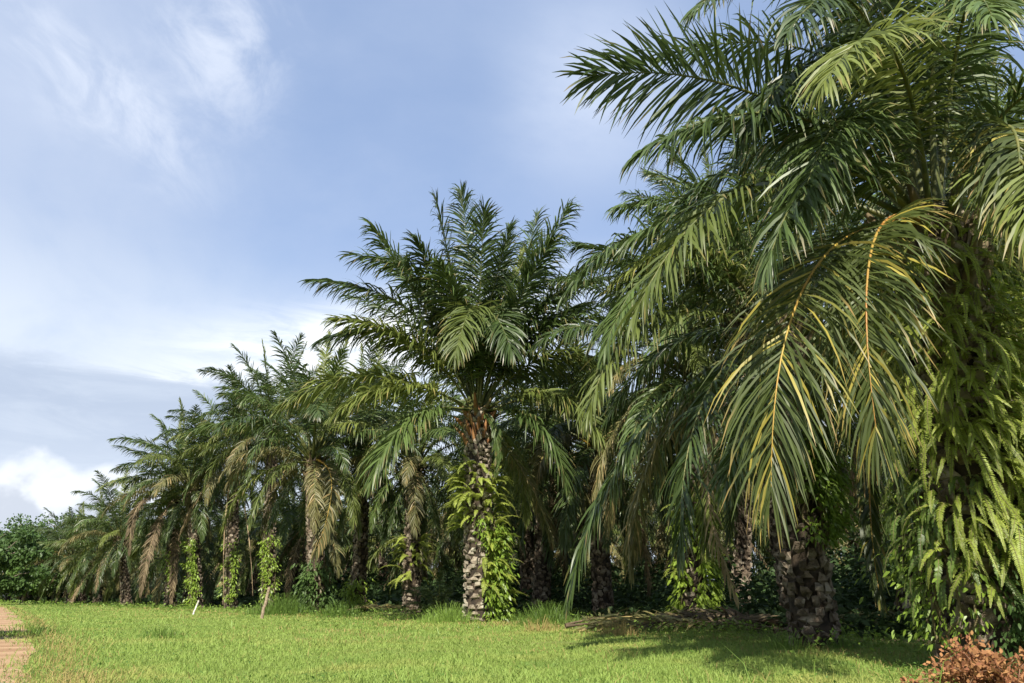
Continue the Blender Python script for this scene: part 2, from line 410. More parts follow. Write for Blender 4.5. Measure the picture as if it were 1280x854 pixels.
# ------------------------------------------------------------------ palm fronds
def frond_into(mb, C, n_leaf, leaf_len, leaf_w, droop=0.22, rad=0.05, petiole=0.2, seed=0, twist=0.0, plum=0.5,
               S=5, mats=(0, 1), spread=1.0, ragged=0.06, fan=None):
    """C: N,3 centre line of the rachis. Adds rachis tube and two rows of leaflets"""
    g = np.random.default_rng(seed)
    C = np.asarray(C, float)
    seg = np.linalg.norm(np.diff(C, axis=0), axis=1)
    s = np.concatenate(([0], np.cumsum(seg))); Ltot = s[-1]; s /= Ltot
    k = np.linspace(0, 1, 22)
    RC = np.stack([np.interp(k, s, C[:, i]) for i in range(3)], 1)
    rr = rad * np.interp(k, (0, 0.06, 0.2, 0.6, 1), (1.7, 1.2, 0.8, 0.42, 0.08))
    mb.tube(RC, rr, 6, mats[1], rnd=0.5)
    T = nrm(np.gradient(RC, axis=0))
    h = C[-1] - C[0]; h = np.array((h[0], h[1], 0.0))
    if np.linalg.norm(h) < 0.25: h = np.array((0, -1.0, 0))
    h /= np.linalg.norm(h)
    B0 = np.array((-h[1], h[0], 0.0))
    t_ = np.concatenate([np.sort(g.uniform(petiole, 1.0, n_leaf)) * 0.25 + np.linspace(petiole, 1.0, n_leaf) * 0.75 for _ in (0, 1)])
    sg = np.repeat((1.0, -1.0), n_leaf)
    keep = g.random(len(t_)) > ragged
    t_, sg = t_[keep], sg[keep]
    K = len(t_)
    P = np.stack([np.interp(t_, k, RC[:, i]) for i in range(3)], 1)
    TT = nrm(np.stack([np.interp(t_, k, T[:, i]) for i in range(3)], 1))
    B = np.repeat(B0[None], K, 0); B = nrm(B - (B * TT).sum(1, keepdims=True) * TT)
    N = np.cross(TT, B)
    tw = twist
    B, N = B * math.cos(tw) + N * math.sin(tw), N * math.cos(tw) - B * math.sin(tw)
    u = (t_ - petiole) / (1 - petiole)
    a = np.interp(u, (0, 0.15, 0.6, 0.9, 1), (1.25, 1.12, 0.85, 0.55, 0.22)) * spread + g.normal(0, 0.13, K)
    vv = np.where(g.random(K) < 0.5, 1, -0.35) * plum * g.uniform(0.3, 1.0, K)
    D = TT * np.cos(a)[:, None] + (sg[:, None] * B * np.cos(vv)[:, None] + N * np.sin(vv)[:, None]) * np.sin(a)[:, None]
    ln = leaf_len * np.interp(u, (0, 0.08, 0.35, 0.7, 0.92, 1), (0.35, 0.62, 1.0, 0.92, 0.62, 0.42)) * g.uniform(0.82, 1.08, K)
    th = g.normal(0, 0.75, K)
    dr = droop * (0.35 + g.gamma(2.0, 0.36, K))
    prof = np.interp(np.linspace(0, 1, S), (0, 0.25, 0.6, 0.85, 1), (0.55, 1, 0.85, 0.5, 0.06))
    pts, wds = [P], []
    W0 = nrm(np.cross(D, N)); W0 = W0 * np.cos(th)[:, None] + np.cross(D, W0) * np.sin(th)[:, None]
    for j in range(S):
        Wj = nrm(W0 - (W0 * D).sum(1, keepdims=True) * D)
        wds.append(Wj * (leaf_w * 0.5 * prof[j] * (0.75 + 0.5 * np.interp(u, (0, 0.3, 1), (0.4, 1, 0.5))))[:, None])
        if j < S - 1:
            D = nrm(D + np.array((0, 0, -1.0)) * (dr * (0.6 + j * 0.7))[:, None] * 4.0 / (S - 1) * 0.55)
            pts.append(pts[-1] + D * (ln / (S - 1))[:, None])
    mb.ribbons(np.stack(pts, 1), np.stack(wds, 1), mats[0], g.random(K))
    # spiny stubs at the petiole
    ks = 14
    tp = g.uniform(0.04, petiole, ks); Pp = np.stack([np.interp(tp, k, RC[:, i]) for i in range(3)], 1)
    sgn = np.where(np.arange(ks) % 2 == 0, 1.0, -1.0)[:, None]
    q2 = Pp + sgn * B0 * 0.14 + np.array((0, 0, 0.02))
    mb.ribbons(np.stack((Pp, q2), 1), np.repeat(np.array((0, 0, 0.012))[None, None], ks, 0) * np.array((1, 0.1))[None, :, None], mats[1], np.full(ks, 0.5))


def arc(L, el0, bend, sway=0.0, n=16, p=1.2):
    s = np.linspace(0, 1, n)
    e = el0 - bend * s ** p
    a = sway * s ** 2
    d = np.stack((np.cos(e) * np.cos(a), np.cos(e) * np.sin(a), np.sin(e)), 1) * (L / (n - 1))
    return np.concatenate((np.zeros((1, 3)), np.cumsum(d[:-1], 0)))


def through(P0, P1, P2, n=18):
    """smooth curve P0 -> P1 -> P2"""
    d1, d2 = np.linalg.norm(P1 - P0), np.linalg.norm(P2 - P1)
    tm = d1 / (d1 + d2)
    Cc = (P1 - (1 - tm) ** 2 * P0 - tm ** 2 * P2) / (2 * tm * (1 - tm))
    t_ = np.linspace(0, 1, n)[:, None]
    return (1 - t_) ** 2 * P0 + 2 * t_ * (1 - t_) * Cc + t_ ** 2 * P2


KINDS = {   # el0, bend, droop, leaf length
    'spear': (84, 18, 0.08, 0.6), 'up': (76, 44, 0.22, 0.95), 'high': (62, 70, 0.32, 1.05), 'mid': (46, 92, 0.40, 1.1),
    'low': (26, 98, 0.45, 1.1), 'hang': (2, 92, 0.5, 1.05), 'skirt': (-42, 46, 0.5, 1.0), 'dead': (-45, 44, 0.55, 0.75)}
FR = {}
sd_ = 100
for kname, (e0, bd, dr, ll) in KINDS.items():
    for lod, (nl, S) in {'near': (134, 5), 'far': (96, 4)}.items():
        for vi in range(4):
            sd_ += 1
            g = np.random.default_rng(sd_)
            mb = MB()
            Cc = arc(6.0 * g.uniform(0.93, 1.07), R(e0 + g.uniform(-5, 5)), R(bd + g.uniform(-12, 10)), g.uniform(-0.35, 0.35), p=0.85 if e0 < 15 else 1.25)
            frond_into(mb, Cc, nl, ll * (1.0 if lod == 'near' else 1.02), 0.035 if lod == 'near' else 0.052, dr, seed=sd_, S=S,
                       twist=g.uniform(-0.4, 0.4), plum=0.55, ragged=0.05 if kname != 'dead' else 0.3)
            if kname == 'dead' and vi % 2: mats = [M_FROND_HALF, M_RACHIS_DEAD]
            elif kname == 'dead': mats = [M_FROND_DEAD, M_RACHIS_DEAD]
            elif kname in ('hang', 'skirt', 'low') and vi == 3: mats = [M_FROND_HALF, M_RACHIS]
            elif kname in ('hang', 'low', 'mid') and vi == 2: mats = [M_FROND_LIGHT, M_RACHIS]
            elif kname in ('spear',): mats = [M_FROND_LIGHT, M_RACHIS]
            else: mats = [M_FROND, M_RACHIS]
            FR[kname, lod, vi] = mb.mesh('frond_' + kname, mats)


def kind_for(u):
    for lim, kname in ((0.04, 'spear'), (0.17, 'up'), (0.33, 'high'), (0.50, 'mid'), (0.68, 'low'), (0.85, 'hang'), (1.01, 'skirt')):
        if u < lim: return kname


# ------------------------------------------------------------------ palm trunks
def spine(h, lean, curve=0.0, n=12):
    z = np.linspace(0, h, n); s = z / h
    return np.stack((lean[0] * s + curve * np.sin(s * math.pi), lean[1] * s, z), 1)


def trunk_mesh(h, r0, r1, lean, seed, detail, mat=None, per=None):
    mat = mat or M_TRUNK
    g = np.random.default_rng(seed)
    mb = MB()
    C = spine(h, lean, g.uniform(-0.12, 0.12))
    C[0, 2] = -0.05
    s = np.linspace(0, 1, len(C))
    rad = np.interp(s, (0, 0.04, 0.3, 1), (r0 * 1.12, r0, r0 * 0.92, r1))
    mb.tube(C, rad * 0.88, 14 if detail else 9, 1)
    per = per or (62 if detail else 36)
    cnt = int(h * per * 1.15)
    dz = h / cnt
    for i in range(cnt):
        z = (i + 0.5) * dz; f = z / h
        th = i * 2.39996 + g.normal(0, 0.13)
        if g.random() < 0.1: continue
        z = min(h, max(0.03, z + g.normal(0, 0.03)))
        c = np.array([np.interp(z, C[:, 2], C[:, 0]), np.interp(z, C[:, 2], C[:, 1]), z])
        r = np.interp(f, s, rad)
        o_ = np.array((math.cos(th), math.sin(th), 0)); w_ = np.array((-o_[1], o_[0], 0)); up = np.array((0, 0, 1.0))
        k_ = 0.80 if detail else 1.0
        wd = r * g.uniform(0.24, 0.38) * k_; ht = g.uniform(0.15, 0.33) * k_; out = g.uniform(-0.02, 0.06) * (0.8 + 0.6 * f)
        b_ = c + o_ * r * 0.80
        lo = b_ - up * ht * 0.55
        m1 = c + o_ * (r + out * 0.5)
        tp = c + o_ * (r + out) + up * ht * 0.42
        bk = c + o_ * (r * 0.86) + up * ht * 0.5
        v = [lo - w_ * wd * 0.18, lo + w_ * wd * 0.18, m1 + w_ * wd * 0.95 - up * 0.02, m1 - w_ * wd * 0.95 - up * 0.02,
             tp + w_ * wd * 0.55, tp - w_ * wd * 0.55, bk + w_ * wd * 0.5, bk - w_ * wd * 0.5]
        v = np.array(v) + g.normal(0, 0.019, (8, 3))
        mb.add(v, [(0, 1, 2, 3), (3, 2, 4, 5), (5, 4, 6, 7), (1, 6, 4, 2), (0, 3, 5, 7)], 0)
    return mb.mesh('palm_trunk', [mat, M_TRUNK_CORE], smooth=False), C


def boots_mesh(r, seed, mat, cnt=26, length=0.6):
    """cut frond stalks crowding under the crown"""
    g = np.random.default_rng(seed)
    mb = MB()
    for i in range(cnt):
        th = i * 2.39996; f = i / cnt
        z = -1.15 + 1.2 * f
        o_ = np.array((math.cos(th), math.sin(th), 0)); up = np.array((0, 0, 1.0))
        L = length * g.uniform(0.5, 1.1)
        e = R(g.uniform(42, 72))
        P = np.array([o_ * r * 0.75 + up * z, o_ * (r * 0.9 + L * 0.45 * math.cos(e)) + up * (z + L * 0.45 * math.sin(e)), o_ * (r * 0.9 + L * math.cos(e)) + up * (z + L * math.sin(e))])
        mb.tube(P, (0.10, 0.07, 0.03), 6, 0)
    mb.tube(np.array([(0, 0, -1.2), (0, 0, -0.2), (0, 0, 0.5)]), (r * 0.95, r * 0.8, r * 0.3), 10, 0)
    return mb.mesh('leaf_bases', [mat])


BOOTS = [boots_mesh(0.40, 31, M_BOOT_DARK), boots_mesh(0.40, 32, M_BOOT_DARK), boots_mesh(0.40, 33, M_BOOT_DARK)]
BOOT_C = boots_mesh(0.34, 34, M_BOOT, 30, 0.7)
TRUNKS = []
PALMS = {}


def palm(key, label, px, Y, cy, cx=None, r=0.46, nf=34, size=1.0, lod='far', hero=(), hw=0.033, hll=1.02, hdr=0.38, skip_az=None, dead=2, group='oil palms of the grove edge',
         seed=0, lowcut=1.0, X=None, H=None, own_trunk=True, az0=None):
    g = np.random.default_rng(1000 + seed)
    x = gx(px, Y) if X is None else X
    if H is None:
        top = at(cx if cx is not None else px, cy, Y); H = top[2]; lean = (top[0] - x, 0.0)
    else:
        lean = (g.normal(0, 0.25), g.normal(0, 0.25))
    root = thing('oil_palm', label, 'palm tree', (x, Y, 0), group)
    if own_trunk:
        me, C = trunk_mesh(H, r, r * 0.82, lean, 500 + seed, lod == 'near', M_TRUNK_PALE_LIT if key == 'centre' else None, 52 if key == 'centre' else None)
        link('trunk', me, root)
    else:
        i = seed % len(TRUNKS)
        lean = TRUNKS[i][1]
        link('trunk', TRUNKS[i][0], root, scale=(1, 1, H / TRUNKS[i][2])); C = None
    crown = np.array((lean[0], lean[1], H))
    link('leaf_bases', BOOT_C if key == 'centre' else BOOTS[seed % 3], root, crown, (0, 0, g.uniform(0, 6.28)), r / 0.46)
    PALMS[key] = dict(x=x, Y=Y, H=H, lean=lean, r=r, root=root, crown=crown)
    base = np.array((x, Y, 0.0))
    for hi, hf in enumerate(hero):
        mid, tip = at(*hf['m']) - base - crown, at(*hf['t']) - base - crown
        d0 = nrm(mid[None])[0]
        st_ = d0 * np.array((1, 1, 0.2)) * 0.25
        mb = MB()
        frond_into(mb, through(st_, mid, tip), hf.get('n', 130), hf.get('ll', hll) * size, hf.get('w', hw), hf.get('dr', hdr), seed=seed * 50 + hi + 7,
                   twist=hf.get('tw', g.uniform(-0.3, 0.3)), plum=hf.get('pl', 0.5), rad=hf.get('rad', 0.042), spread=hf.get('sp', 1.0), petiole=hf.get('pe', 0.2), ragged=hf.get('rg', 0.05))
        o = link('frond', mb.mesh('frond', hf.get('mat', [M_FROND, M_RACHIS])), root, crown)
        if 'label' in hf: o['label'] = hf['label']
    a0 = g.uniform(0, 6.28) if az0 is None else az0
    for i in range(nf):
        u = (i + 0.5) / nf
        a = a0 + i * 2.39996 + g.normal(0, 0.12)
        if skip_az and ((math.degrees(a) - skip_az[0]) % 360) < skip_az[1] and u > skip_az[2]: continue
        kname = kind_for(u)
        e = crown + np.array((math.cos(a), math.sin(a), 0)) * 0.2 + np.array((0, 0, 0.35 - 0.7 * u))
        link('frond', FR[kname, lod, int(g.integers(0, 4))], root, e, (g.normal(0, 0.06), g.normal(0, 0.06), a), size * g.uniform(0.85, 1.08) * (0.74 if kname == 'skirt' else 1.0) * (lowcut if kname in ('low', 'hang', 'skirt') else 1.0))
    for i in range(dead if not lowcut < 1 else dead // 3):
        a = g.uniform(0, 6.28) if not dead < 0 else 0
        e = crown + np.array((math.cos(a), math.sin(a), 0)) * 0.35 + np.array((0, 0, -0.6))
        o = link('frond', FR['dead', lod, int(g.integers(0, 4))], root, e, (0, 0, a), size * g.uniform(0.7, 0.95))
        o['label'] = 'brown dead frond hanging down beside the trunk'
    return root


for i in range(5):
    le = (random.uniform(-0.4, 0.4), random.uniform(-0.4, 0.4))
    TRUNKS.append((trunk_mesh(7.0, 0.46, 0.38, le, 700 + i, False)[0], le, 7.0))

YEL = [M_FROND_YEL, M_RACHIS_YEL]
ORA = [M_FROND_YEL, M_RACHIS_OR]
LIT = [M_FROND_LIGHT, M_RACHIS]  # sunlit look put into the leaflet colour of chosen fronds
# the great palm at the right
palm('great', 'huge nearest oil palm at the right whose crown runs off the top of the picture', 1243, 9.0, 285, 1165, r=0.52, nf=26, lod='near', seed=1,
     dead=0, skip_az=(120, 235, 0.08), hero=[
    dict(m=(960, 125, 8.2), t=(735, 95, 7.4), n=130, dr=0.16, pl=0.6, tw=0.9, ll=1.15),
    dict(m=(1010, 150, 7.6), t=(800, 190, 6.9), n=130),
    dict(m=(1050, 215, 7.6), t=(960, 330, 6.6), n=130),
    dict(m=(1020, 180, 9.8), t=(850, 250, 10.6), n=130),
    dict(m=(1090, 160, 7.9), t=(1000, 265, 6.8)),
    dict(m=(1060, 90, 8.2), t=(930, 170, 7.2)),
    dict(m=(1235, 175, 7.8), t=(1272, 275, 6.6), mat=[M_FROND_YEL, M_RACHIS], ll=1.1),
    dict(m=(1080, 20, 8.2), t=(985, 40, 6.6)),
    dict(m=(1200, 40, 8.0), t=(1240, 20, 6.0)),
    dict(m=(1010, -40, 8.6), t=(865, 15, 7.6), n=130),
    dict(m=(1000, 60, 9.6), t=(830, 70, 9.4), n=125),
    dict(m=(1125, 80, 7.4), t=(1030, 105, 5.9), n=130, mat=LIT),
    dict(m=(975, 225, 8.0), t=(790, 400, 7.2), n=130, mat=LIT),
    dict(m=(960, 240, 9.6), t=(790, 300, 9.8), n=125),
    dict(m=(1002, 365, 7.3), t=(964, 612, 6.9), mat=YEL, tw=-0.25, pl=0.35, ll=1.32, rad=0.032, dr=0.36, w=0.024, n=140, label='hanging frond with a bright yellow stem and yellowing leaflets'),
    dict(m=(1090, 310, 7.2), t=(1097, 550, 6.7), mat=ORA, tw=0.1, pl=0.35, ll=1.2, rad=0.032, dr=0.36, w=0.024, n=140, label='hanging frond with an orange stem and yellow tipped leaflets'),
    dict(m=(1235, 205, 7.6), t=(1300, 300, 6.2), n=125, mat=LIT, dr=0.4),
    dict(m=(1280, 120, 8.0), t=(1400, 150, 6.8), n=125),
    dict(m=(1080, -20, 8.4), t=(1000, -150, 7.2), n=125),
    dict(m=(1170, -60, 8.2), t=(1160, -220, 6.4), n=125),
    dict(m=(1250, 0, 8.4), t=(1330, -90, 7.0), n=125),
    dict(m=(1120, 60, 9.8), t=(1060, -120, 11.0), n=125),
    dict(m=(1300, 250, 9.0), t=(1420, 420, 8.6), n=125),
    dict(m=(1098, 470, 10.2), t=(1100, 748, 10.0), n=90, mat=YEL, ll=0.55, pl=0.1, w=0.036, pe=0.45, label='narrow frond hanging straight down with an ochre stem'),
])
palm('second', 'second nearest oil palm with a scaly dark trunk standing in the shaded lawn', 1020, 13.7, 420, 985, r=0.41, nf=28, lod='near', seed=2,
     dead=0, skip_az=(150, 160, 0.15), hw=0.037, hero=[
    dict(m=(800, 540, 12.7), t=(712, 742, 12.2), n=125, tw=0.3, ll=1.05),
    dict(m=(830, 290, 12.8), t=(705, 370, 12.0), n=125),
    dict(m=(820, 250, 13.8), t=(770, 260, 13.6), n=125),
    dict(m=(900, 270, 14.0), t=(835, 185, 14.4), n=125),
    dict(m=(960, 250, 14.0), t=(910, 150, 13.0), n=125),
    dict(m=(840, 330, 12.6), t=(755, 440, 12.0)),
    dict(m=(850, 350, 13.6), t=(725, 305, 13.4)),
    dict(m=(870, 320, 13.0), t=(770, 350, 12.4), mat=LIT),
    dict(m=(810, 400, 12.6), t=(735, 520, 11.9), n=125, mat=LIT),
    dict(m=(880, 500, 12.0), t=(850, 690, 11.4), n=125),
    dict(m=(885, 600, 13.3), t=(922, 748, 13.0), n=80, mat=[M_FROND_DEAD, M_RACHIS_DEAD], ll=0.5, dr=0.5, rg=0.25, label='pale brown dead frond hanging to the ground'),
    dict(m=(950, 470, 11.9), t=(905, 610, 11.0), n=125),
])
palm('centre', 'tall free-standing oil palm at the centre with a pale scaly trunk and ferns', 600, 26.4, 515, 597, r=0.53, nf=22, lod='near', seed=3, size=1.12,
     dead=0, az0=0.4, skip_az=(180, 180, 0.25), hw=0.060, hll=1.38, hdr=0.30, hero=[
    dict(m=(485, 415, 25.6), t=(402, 425, 24.4)), dict(m=(525, 345, 25.0), t=(440, 318, 24.0)), dict(m=(700, 405, 25.4), t=(785, 400, 24.2)), dict(m=(690, 370, 26.6), t=(765, 345, 26.4)),
    dict(m=(535, 395, 26.0), t=(466, 284, 25.0)), dict(m=(500, 380, 25.6), t=(393, 350, 24.6)), dict(m=(512, 428, 25.0), t=(420, 398, 23.6), mat=LIT),
    dict(m=(572, 380, 26.8), t=(545, 250, 26.6)), dict(m=(590, 370, 26.0), t=(577, 243, 25.4)), dict(m=(618, 390, 27.0), t=(638, 285, 27.4)),
    dict(m=(655, 365, 26.0), t=(712, 258, 25.2)), dict(m=(668, 400, 25.6), t=(738, 325, 24.4)), dict(m=(640, 380, 27.2), t=(672, 270, 28.0)), dict(m=(560, 385, 25.2), t=(520, 300, 23.8)), dict(m=(600, 375, 25.4), t=(605, 262, 24.0)), dict(m=(640, 395, 24.8), t=(690, 300, 23.2)), dict(m=(550, 400, 27.6), t=(500, 320, 28.6)), dict(m=(660, 420, 26.8), t=(730, 380, 26.8)), dict(m=(575, 400, 25.0), t=(552, 330, 23.4)),
    dict(m=(455, 472, 25.2), t=(352, 508, 24.2), mat=LIT), dict(m=(500, 482, 24.6), t=(420, 515, 23.2), mat=LIT),
    dict(m=(690, 445, 25.6), t=(775, 470, 24.6), mat=LIT), dict(m=(685, 490, 25.0), t=(760, 560, 23.9), mat=LIT),
    dict(m=(594, 385, 24.6), t=(568, 445, 22.6), mat=LIT), dict(m=(610, 395, 24.8), t=(640, 440, 22.8)),
    dict(m=(520, 520, 24.6), t=(465, 600, 23.8)), dict(m=(660, 520, 25.0), t=(705, 600, 24.2)),
    dict(m=(617, 530, 25.6), t=(620, 590, 25.5), n=60, ll=0.5, pl=0.05, sp=0.35, w=0.1, pe=0.05, label='young frond still folded hanging against the trunk'),
])
ROW = [  # key, label, px, distance, crown y, crown x, size, dead
    ('amber', 'oil palm left of the centre palm with a fading yellow brown frond before its trunk', 395, 37, 575, 392, 1.0, 1),
    ('slim', 'oil palm with a bare lower trunk close behind the one with the yellow brown frond', 446, 43, 560, 452, 1.0, 2),
    ('fernpost', 'oil palm with a short fern grown trunk left of the centre palm, in the shade', 514, 39, 585, 520, 0.95, 1),
    ('shoulder', 'tall oil palm topping the left skyline next to the slope of lower crowns', 335, 50, 545, 340, 1.05, 2),
    ('twin', 'oil palm whose two bare dead fronds hang like poles left of the tall skyline palm', 287, 54, 575, 292, 1.0, 3),
    ('vineleft', 'oil palm at the left grove edge with its trunk wrapped in light green vine', 245, 56, 612, 240, 1.05, 2),
    ('greybeard', 'left oil palm with grey dead fronds arching outward to the lawn', 213, 60, 625, 218, 1.0, 5),
    ('lower', 'low oil palm sloping down to the far left end of the grove', 158, 72, 672, 150, 1.0, 3),
    ('mop', 'short oil palm with hanging fronds near the far left end of the grove', 122, 79, 700, 124, 0.95, 3),
    ('end', 'last and farthest oil palm of the row, apart from the others at the left', 88, 88, 700, 90, 1.0, 2),
    ('yellowed', 'oil palm behind the centre palm with yellowish fronds spreading to its right', 755, 33, 560, 745, 1.0, 2),
    ('deep', 'shaded oil palm directly right of the centre palm, deep in the grove', 676, 37, 560, 680, 1.0, 2),
    ('vinecolumn', 'oil palm behind the second nearest one with a bright green vine column on its trunk', 868, 24.5, 480, 872, 1.0, 0),
    ('between', 'oil palm seen between the two nearest trunks at the right', 1150, 18.5, 410, 1145, 1.0, 1),
    ('rightedge', 'oil palm half cut off by the right edge of the picture', 1330, 15, 400, 1320, 1.0, 1),
    ('gap', 'oil palm behind the long hanging left frond of the second nearest palm', 925, 36, 540, 930, 1.0, 0),
    ('upright', 'oil palm whose upright blue green fronds rise left of the huge right crown', 1004, 22, 392, 925, 0.9, 0),
]
DED = [M_FROND_DEAD, M_RACHIS_DEAD]
HLF = [M_FROND_HALF, M_RACHIS_YEL]
ROWHERO = {
    'amber': [dict(m=(412, 590, 35.5), t=(393, 695, 34.8), mat=HLF, w=0.06, ll=0.9, dr=0.5, tw=0.2, label='yellow brown fading frond hanging before the trunk')],
    'slim': [dict(m=(470, 585, 41.5), t=(500, 650, 40.6), w=0.06)],
    'twin': [dict(m=(281, 660, 53), t=(280, 748, 52.8), mat=DED, n=14, ll=0.25, rad=0.09, label='bare dead frond hanging straight down like a pole'), dict(m=(309, 655, 53), t=(316, 745, 52.6), mat=DED, n=14, ll=0.25, rad=0.09, label='bare dead frond hanging straight down like a pole')],
    'greybeard': [dict(m=(186, 622, 58), t=(162, 690, 57), mat=[M_FALLEN, M_RACHIS_DEAD], w=0.07, ll=0.8, label='grey dead frond arching out to the lawn'), dict(m=(196, 660, 57.6), t=(176, 742, 57), mat=[M_FALLEN, M_RACHIS_DEAD], w=0.07, ll=0.8, label='grey dead frond arching out to the lawn'), dict(m=(219, 680, 58.4), t=(214, 752, 58), mat=[M_FALLEN, M_RACHIS_DEAD], w=0.07, ll=0.7)],
    'yellowed': [dict(m=(800, 545, 31.5), t=(850, 590, 30.6), mat=HLF, w=0.06), dict(m=(700, 545, 31.5), t=(670, 600, 30.6), mat=HLF, w=0.06)],
    'end': [dict(m=(60, 690, 86.5), t=(42, 725, 86), mat=HLF, w=0.09)],
}
for i, (k, lab, px, Y, cy, cx, sz_, dd) in enumerate(ROW):
    palm(k, lab, px, Y, cy, cx, r=0.44, nf=44, size=sz_ * 1.04, lod='near' if Y < 30 else 'far', seed=10 + i, dead=dd, hero=ROWHERO.get(k, ()), lowcut=0.8 if px < 560 else 1.0)

# rows of palms behind, alike and half hidden
gi = 0
g = np.random.default_rng(5)
taken = [(p['x'], p['Y']) for p in PALMS.values()]
for a in np.arange(-110, 60, 8.6):
    for bq, yb in enumerate(np.arange(14, 150, 7.6)):
        x = a + (4.3 if bq % 2 else 0) + g.uniform(-0.9, 0.9); y = yb + g.uniform(-0.9, 0.9)
        bh = float(behind(x, y))
        if bh < 5 or bh > 70: continue
        if x < -0.78 * y - 2 or x > 0.80 * y + 5: continue
        if min((x - tx) ** 2 + (y - ty) ** 2 for tx, ty in taken) < 6.2 ** 2: continue
        taken.append((x, y)); gi += 1
        far = y > 60
        palm('back%d' % gi, 'oil palm deep inside the shaded grove, behind the front row of palms', 0, y, 0, X=x, H=g.uniform(5.4, 7.4) * (0.8 if far else 1.0), nf=34, lod='far',
             seed=60 + gi, dead=2, own_trunk=False, group='oil palms deep inside the grove', size=g.uniform(1.0, 1.2))
print('back palms', gi)

# ------------------------------------------------------------------ plants on the trunks
def fern_mesh(L, seed, mat, wide=1.0, hang=False):
    g = np.random.default_rng(seed)
    mb = MB()
    C = arc(L, R(g.uniform(10, 50)), R(95 + g.uniform(-15, 30)), g.uniform(-0.6, 0.6), 12, 0.9)
    if hang: C = arc(L, R(g.uniform(0, 35)), R(100 + g.uniform(-10, 25)), g.uniform(-0.7, 0.7), 12, 0.55)
    nn = 40 if hang else 26
    k = np.linspace(0.08, 1, nn)
    kk = np.linspace(0, 1, len(C))
    mb.tube(C, np.linspace(0.006, 0.002, len(C)), 4, 1, rnd=0.3)
    P = np.stack([np.interp(k, kk, C[:, i]) for i in range(3)], 1)
    T = nrm(np.gradient(P, axis=0))
    B = np.array((0, 1.0, 0)); B = nrm(B - (T @ B)[:, None] * T)
    N = np.cross(T, B)
    for sgn in (1, -1):
        ln = 0.115 * wide * np.interp(k, (0, 0.25, 0.6, 1), (0.55, 1, 0.85, 0.15)) * g.uniform(0.8, 1.15, nn)
        D = nrm(sgn * B + T * 0.35 + N * g.uniform(-0.3, 0.35, nn)[:, None])
        D2 = nrm(D + np.array((0, 0, -0.5)))
        pts = np.stack((P, P + D * (ln * 0.5)[:, None], P + D * (ln * 0.5)[:, None] + D2 * (ln * 0.5)[:, None]), 1)
        W = nrm(np.cross(D, N)) * (0.0085 if hang else 0.0145 * wide)
        mb.ribbons(pts, np.stack((W * 0.8, W, W * 0.2), 1), 0, np.full(nn, g.random()) * 0.5 + g.random(nn) * 0.5)
    return mb.mesh('fern_frond', [mat, M_STEM])


FERN = [fern_mesh(random.uniform(0.65, 1.05), 40 + i, M_FERN) for i in range(7)]
FERNH = [fern_mesh(random.uniform(0.45, 1.0), 80 + i, M_FERN, 0.52, True) for i in range(8)]
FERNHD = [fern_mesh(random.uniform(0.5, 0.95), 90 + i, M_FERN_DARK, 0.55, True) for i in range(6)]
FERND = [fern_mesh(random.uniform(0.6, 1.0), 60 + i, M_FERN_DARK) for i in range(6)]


def on_trunk(p, z, th, off=0.0):
    f = z / p['H']
    r = p['r'] * (1.0 - 0.14 * f) + off
    return np.array((p['x'] + p['lean'][0] * f + math.cos(th) * r, p['Y'] + p['lean'][1] * f + math.sin(th) * r, z))


def fern_plant(pk, label, z0, z1, az_c, az_w, cnt, meshes, size=1.0, seed=0, name='tree_fern_clump', group='ferns growing on the palm trunks', out=None):
    """azimuth in degrees seen from above, -90 faces the viewer"""
    p = PALMS[pk]; g = np.random.default_rng(300 + seed)
    out = (0.3 if pk == 'great' else 0.05) if out is None else out
    zc = on_trunk(p, z0, R(az_c))
    root = thing(name, label, 'fern', tuple(zc), group)
    for i in range(cnt):
        th = R(az_c + az_w * g.uniform(-1, 1)); z = g.uniform(z0, z1)
        q = on_trunk(p, z, th, g.uniform(0, out + 0.05)) - zc
        link('fern_leaf', meshes[int(g.integers(0, len(meshes)))], root, q, (g.normal(0, 0.25), g.normal(0, 0.3), th + g.normal(0, 0.35)), size * g.uniform(0.6, 1.15))
    return root


